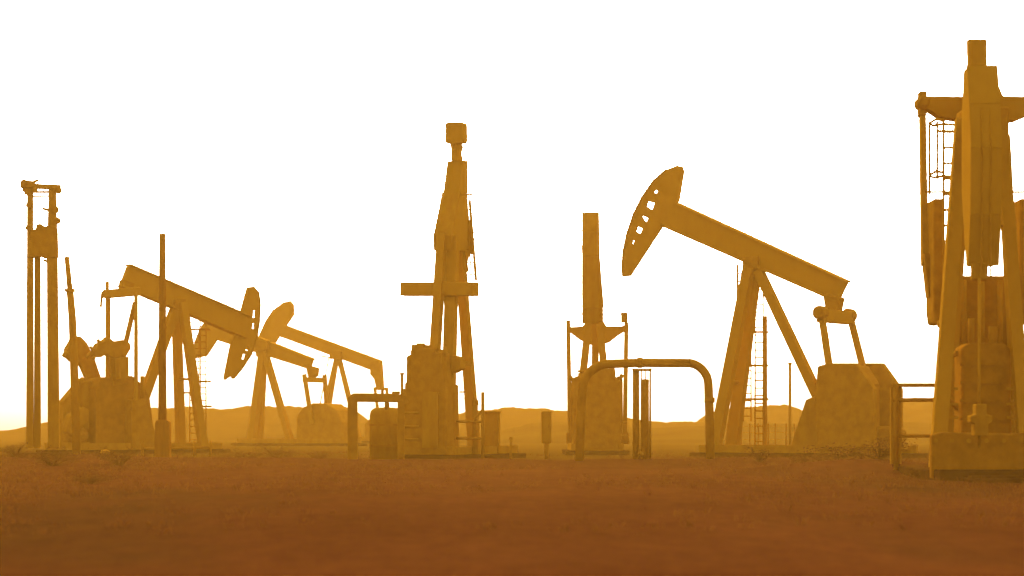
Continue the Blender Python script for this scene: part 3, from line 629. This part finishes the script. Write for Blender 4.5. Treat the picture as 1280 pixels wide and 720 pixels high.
# the pipe arch
u = Unit('pipe_arch', 810, 72, 3, 'wide pipe arch with rounded corners in front of the pumpjacks', 'pipe arch')
def arc(cx, cy, r, a0, a1, n=9): return [(cx + r * math.cos(R(a0 + (a1 - a0) * i / n)), cy - r * math.sin(R(a0 + (a1 - a0) * i / n))) for i in range(n + 1)]
run = [u.sg(724, 0, -.2)] + [u.s(726, 520)] + [u.s(*p) for p in arc(761, 488, 33, 168, 92)] + [u.s(800, 453.5)] + [u.s(862, 454)] + [u.s(*p) for p in arc(858, 481, 27.5, 84, 4)] + [u.s(887, 520), u.sg(888, 0, -.2)]
u.tube('arch_pipe', run, 5.6 / u.k, PIPE, n=14)
for p in (u.s(800, 453.5), u.s(887, 500)):
    ax = Vector((1, 0, 0)) if p.z > 2 else Vector((0, 0, 1)); u.tube('coupling', [p - ax * .08, p + ax * .08], 6.6 / u.k, PIPE, n=14)
u = Unit('header_post', 803, 73.5, 0, 'pair of upright pipes under the middle of the pipe arch', 'pipe')
u.tube('upright', [u.sg(795), u.s(795, 462)], 4.2 / u.k, PIPE)
u.tube('upright', [u.sg(806, 0, 0), u.s(806, 474)], 5.2 / u.k, PIPE)
u.tube('upright', [u.sg(812.8, 0, 0), u.s(812.8, 460)], 1.2 / u.k, PIPE)
for px in (801.5, 806.5): u.tube('bolt', [u.s(px, 475), u.s(px, 462)], 0.9 / u.k, PIPE)
u.plate('cap', [(790, 461), (815, 461), (814, 464), (791, 464)], 0.3, PIPE)
u.tube('drain_elbow', [u.s(798, 569, -.2), u.s(801, 566, -.3), u.s(804, 569, -.4)], 0.05, PIPE)
u = Unit('thin_pole', 987.5, 118, 0, 'thin pole behind the large pumpjack, between its rear leg and ladder', 'pole')
u.tube('shaft', [u.sg(987.5), u.s(987.5, 455)], 0.075, STEEL); u.tube('cap', [u.s(987.5, 456), u.s(987.5, 453)], 0.10, STEEL)

# railing left of the near pumpjack
u = Unit('pipe_railing', 1142, 53, 3, 'pipe railing between the large pumpjack and the nearest one', 'railing')
for px, t_ in ((1120, 480), (1171.5, 463)): u.tube('post', [u.sg(px), u.s(px, t_)], 0.06 if px < 1150 else .03, PIPE)
for py, r_ in ((481.5, .045), (500, .045), (545, .04)): u.tube('rail', [u.s(1116, py), u.s(1178, py)], r_, PIPE)
u.plate('post_panel', [(1113, 484), (1126, 482), (1126, 580), (1113, 580)], 0.12, STEEL, y=.1)
u = Unit('concrete_slab', 1250, 47, -4, 'flat pale concrete slab lying before the nearest pumpjack', 'slab')
MB().box((.2, 0, 0.03), (1.9, 2.6, 0.16)).build('slab_body', CONC, u.root, 0.03)
MB().box((-.1, -.7, 0.13), (1.2, .5, 0.05)).build('cover_plate', CONC, u.root, 0.01)

# wire fence on the plain behind
u = Unit('wire_fence', 955, 130, -3, 'thin wire fence with slim posts behind the large pumpjack', 'fence')
post = None
for i in range(12):
    p = u.sg(898 + i * 10.5 + random.uniform(-3, 3)); hgt = 1.35 + random.uniform(-.12, .12)
    if post is None:
        post = MB().tube([(0, 0, -.1), (0, 0, 1.4)], 0.045, 6).build('post', WOOD, u.root); post.location = p
    else: child_copy(post, u.root, p)
for zz in (.5, .9, 1.25): u.tube('wire', [u.sg(896, 0, zz), u.sg(1016, 0, zz)], 0.014, STEEL, n=5)

# ================================================================ SCRUB AND GRASS
def shrub_mesh(seed, n=520):
    rng = random.Random(seed); tw, lf = MB(), MB(); tips = []
    for i in range(16):
        an = rng.uniform(0, 6.28); sp = rng.uniform(.25, 1.0); hh_ = rng.uniform(.45, 1.0) * (1.15 - .45 * sp)
        p0 = Vector((0, 0, -.05)); p1 = Vector((math.cos(an) * sp * .45, math.sin(an) * sp * .45, hh_ * .55)); p2 = Vector((math.cos(an) * sp, math.sin(an) * sp, hh_))
        tw.tube([p0, p1, p2], [.022, .015, .006], 5); tips += [p1, p2, (p1 + p2) / 2]
        for _ in range(3):
            q = p1.lerp(p2, rng.random()); r_ = q + Vector((rng.uniform(-.3, .3), rng.uniform(-.3, .3), rng.uniform(.02, .3))); tw.tube([q, r_], [.008, .003], 4); tips.append(r_)
    for i in range(n):
        c = rng.choice(tips) + Vector((rng.gauss(0, .10), rng.gauss(0, .10), rng.gauss(0, .08)))
        if c.z < .02: c.z = .05
        a_ = Vector((rng.gauss(0, 1), rng.gauss(0, 1), rng.gauss(.4, 1))).normalized(); b_ = a_.orthogonal().normalized(); s_ = rng.uniform(.03, .07)
        lf.add([c - b_ * s_ * .4, c + a_ * s_ * .9 + b_ * s_ * .1, c + b_ * s_ * .4, c - a_ * s_], [(0, 1, 2, 3)])
    return tw, lf
kinds = []
for sd_ in (1, 2, 3):
    tw, lf = shrub_mesh(sd_); kinds.append((tw.mesh('twigs', TWIG), lf.mesh('foliage', SHRUB)))
SH = [(20, 66, .5, 'low dry shrub at the left border below the twin column mast'), (66, 62, .6, 'dry shrub below the leaning steel pole'),
      (150, 64, .55, 'dry shrub before the left gearbox near the valve stub'), (300, 76, .5, 'dry shrub between the tall pole and the square pipe frame'),
      (345, 84, .7, 'bushy dry shrub under the distant pumpjack legs'), (395, 78, .5, 'dry shrub before the distant domed housing'),
      (948, 70, .5, 'dry shrub at the foot of the large pumpjack ladder'), (1052, 60, .75, 'tall dry shrub before the large pumpjack counterweights'),
      (1100, 56, .6, 'dry shrub beside the foot of the pipe railing'), (1152, 50, .35, 'small dry shrub left of the concrete slab'),
      (112, 48, .35, 'small dry shrub in the left foreground'), (1010, 66, .45, 'low dry shrub left of the tall one by the counterweights')]
for i, (px, d, s_, lab) in enumerate(SH):
    X = (px - 640) / F * d
    o = bpy.data.objects.new('dry_shrub', None); C.objects.link(o); o.location = (X, d, ground_z(X, d) - .02)
    s_ *= 1.35; o.scale = (s_ * 1.25, s_ * 1.25, s_ * .62); o.rotation_euler = (0, 0, random.uniform(0, 6)); tag(o, lab, 'shrub', 'dry shrubs around the lot')
    for nm, me in zip(('twigs', 'foliage'), kinds[i % 3]):
        c = bpy.data.objects.new(nm, me); C.objects.link(c); c.parent = o
gr = MB()
rng = random.Random(11)
n_t = 0
while n_t < 6000:
    d = 24 + 84 * rng.random() ** 0.75; X = rng.uniform(-.235, .235) * d
    den = noise.noise(Vector((X * .22, d * .10, 6.0))) + .35 * noise.noise(Vector((X * 1.3, d * .6, 2.0)))
    side = abs(X / d) / .22
    if den * .6 + .42 * side - .22 - max(0, (50 - d) * .012) < rng.uniform(-.35, .45): continue
    n_t += 1; z0 = ground_z(X, d); hh_ = rng.uniform(.025, .085) * (1 + .6 * side)
    for _ in range(rng.randint(4, 8)):
        an = rng.uniform(0, 6.28); ln = rng.uniform(.2, .9) * hh_; bw_ = rng.uniform(.005, .011)
        bx_, by_ = X + rng.gauss(0, .05), d + rng.gauss(0, .05); h2 = hh_ * rng.uniform(.6, 1.2)
        pa_, pb_ = math.cos(an + 1.57) * bw_, math.sin(an + 1.57) * bw_
        o_ = len(gr.v)
        gr.v += [(bx_ - pa_, by_ - pb_, z0 - .02), (bx_ + pa_, by_ + pb_, z0 - .02), (bx_ + math.cos(an) * ln * .4, by_ + math.sin(an) * ln * .4, z0 + h2 * .65), (bx_ + math.cos(an) * ln, by_ + math.sin(an) * ln, z0 + h2)]
        gr.f += [(o_, o_ + 1, o_ + 2), (o_ + 1, o_ + 3, o_ + 2)]
gr_o = bpy.data.objects.new('dry_grass', gr.mesh('dry_grass', GRASS)); C.objects.link(gr_o)
tag(gr_o, 'short dry grass growing in tufts over the brown soil', 'grass', kind='stuff')

# ================================================================ DUST HAZE
hz = MB().box((0, 170, 6.1), (1020, 440, 15.0)); hm = bpy.data.materials.new('dust_haze'); hm.use_nodes = True
t = hm.node_tree; t.nodes.clear(); pv = t.nodes.new('ShaderNodeVolumePrincipled'); out = t.nodes.new('ShaderNodeOutputMaterial')
pv.inputs['Color'].default_value = (0.37, 0.180, 0.023, 1); pv.inputs['Density'].default_value = 0.0018; pv.inputs['Anisotropy'].default_value = 0.3
t.links.new(pv.outputs[0], out.inputs['Volume'])
ho = hz.build('haze', hm); tag(ho, 'thin amber dust haze hanging over the field', 'haze', kind='stuff')
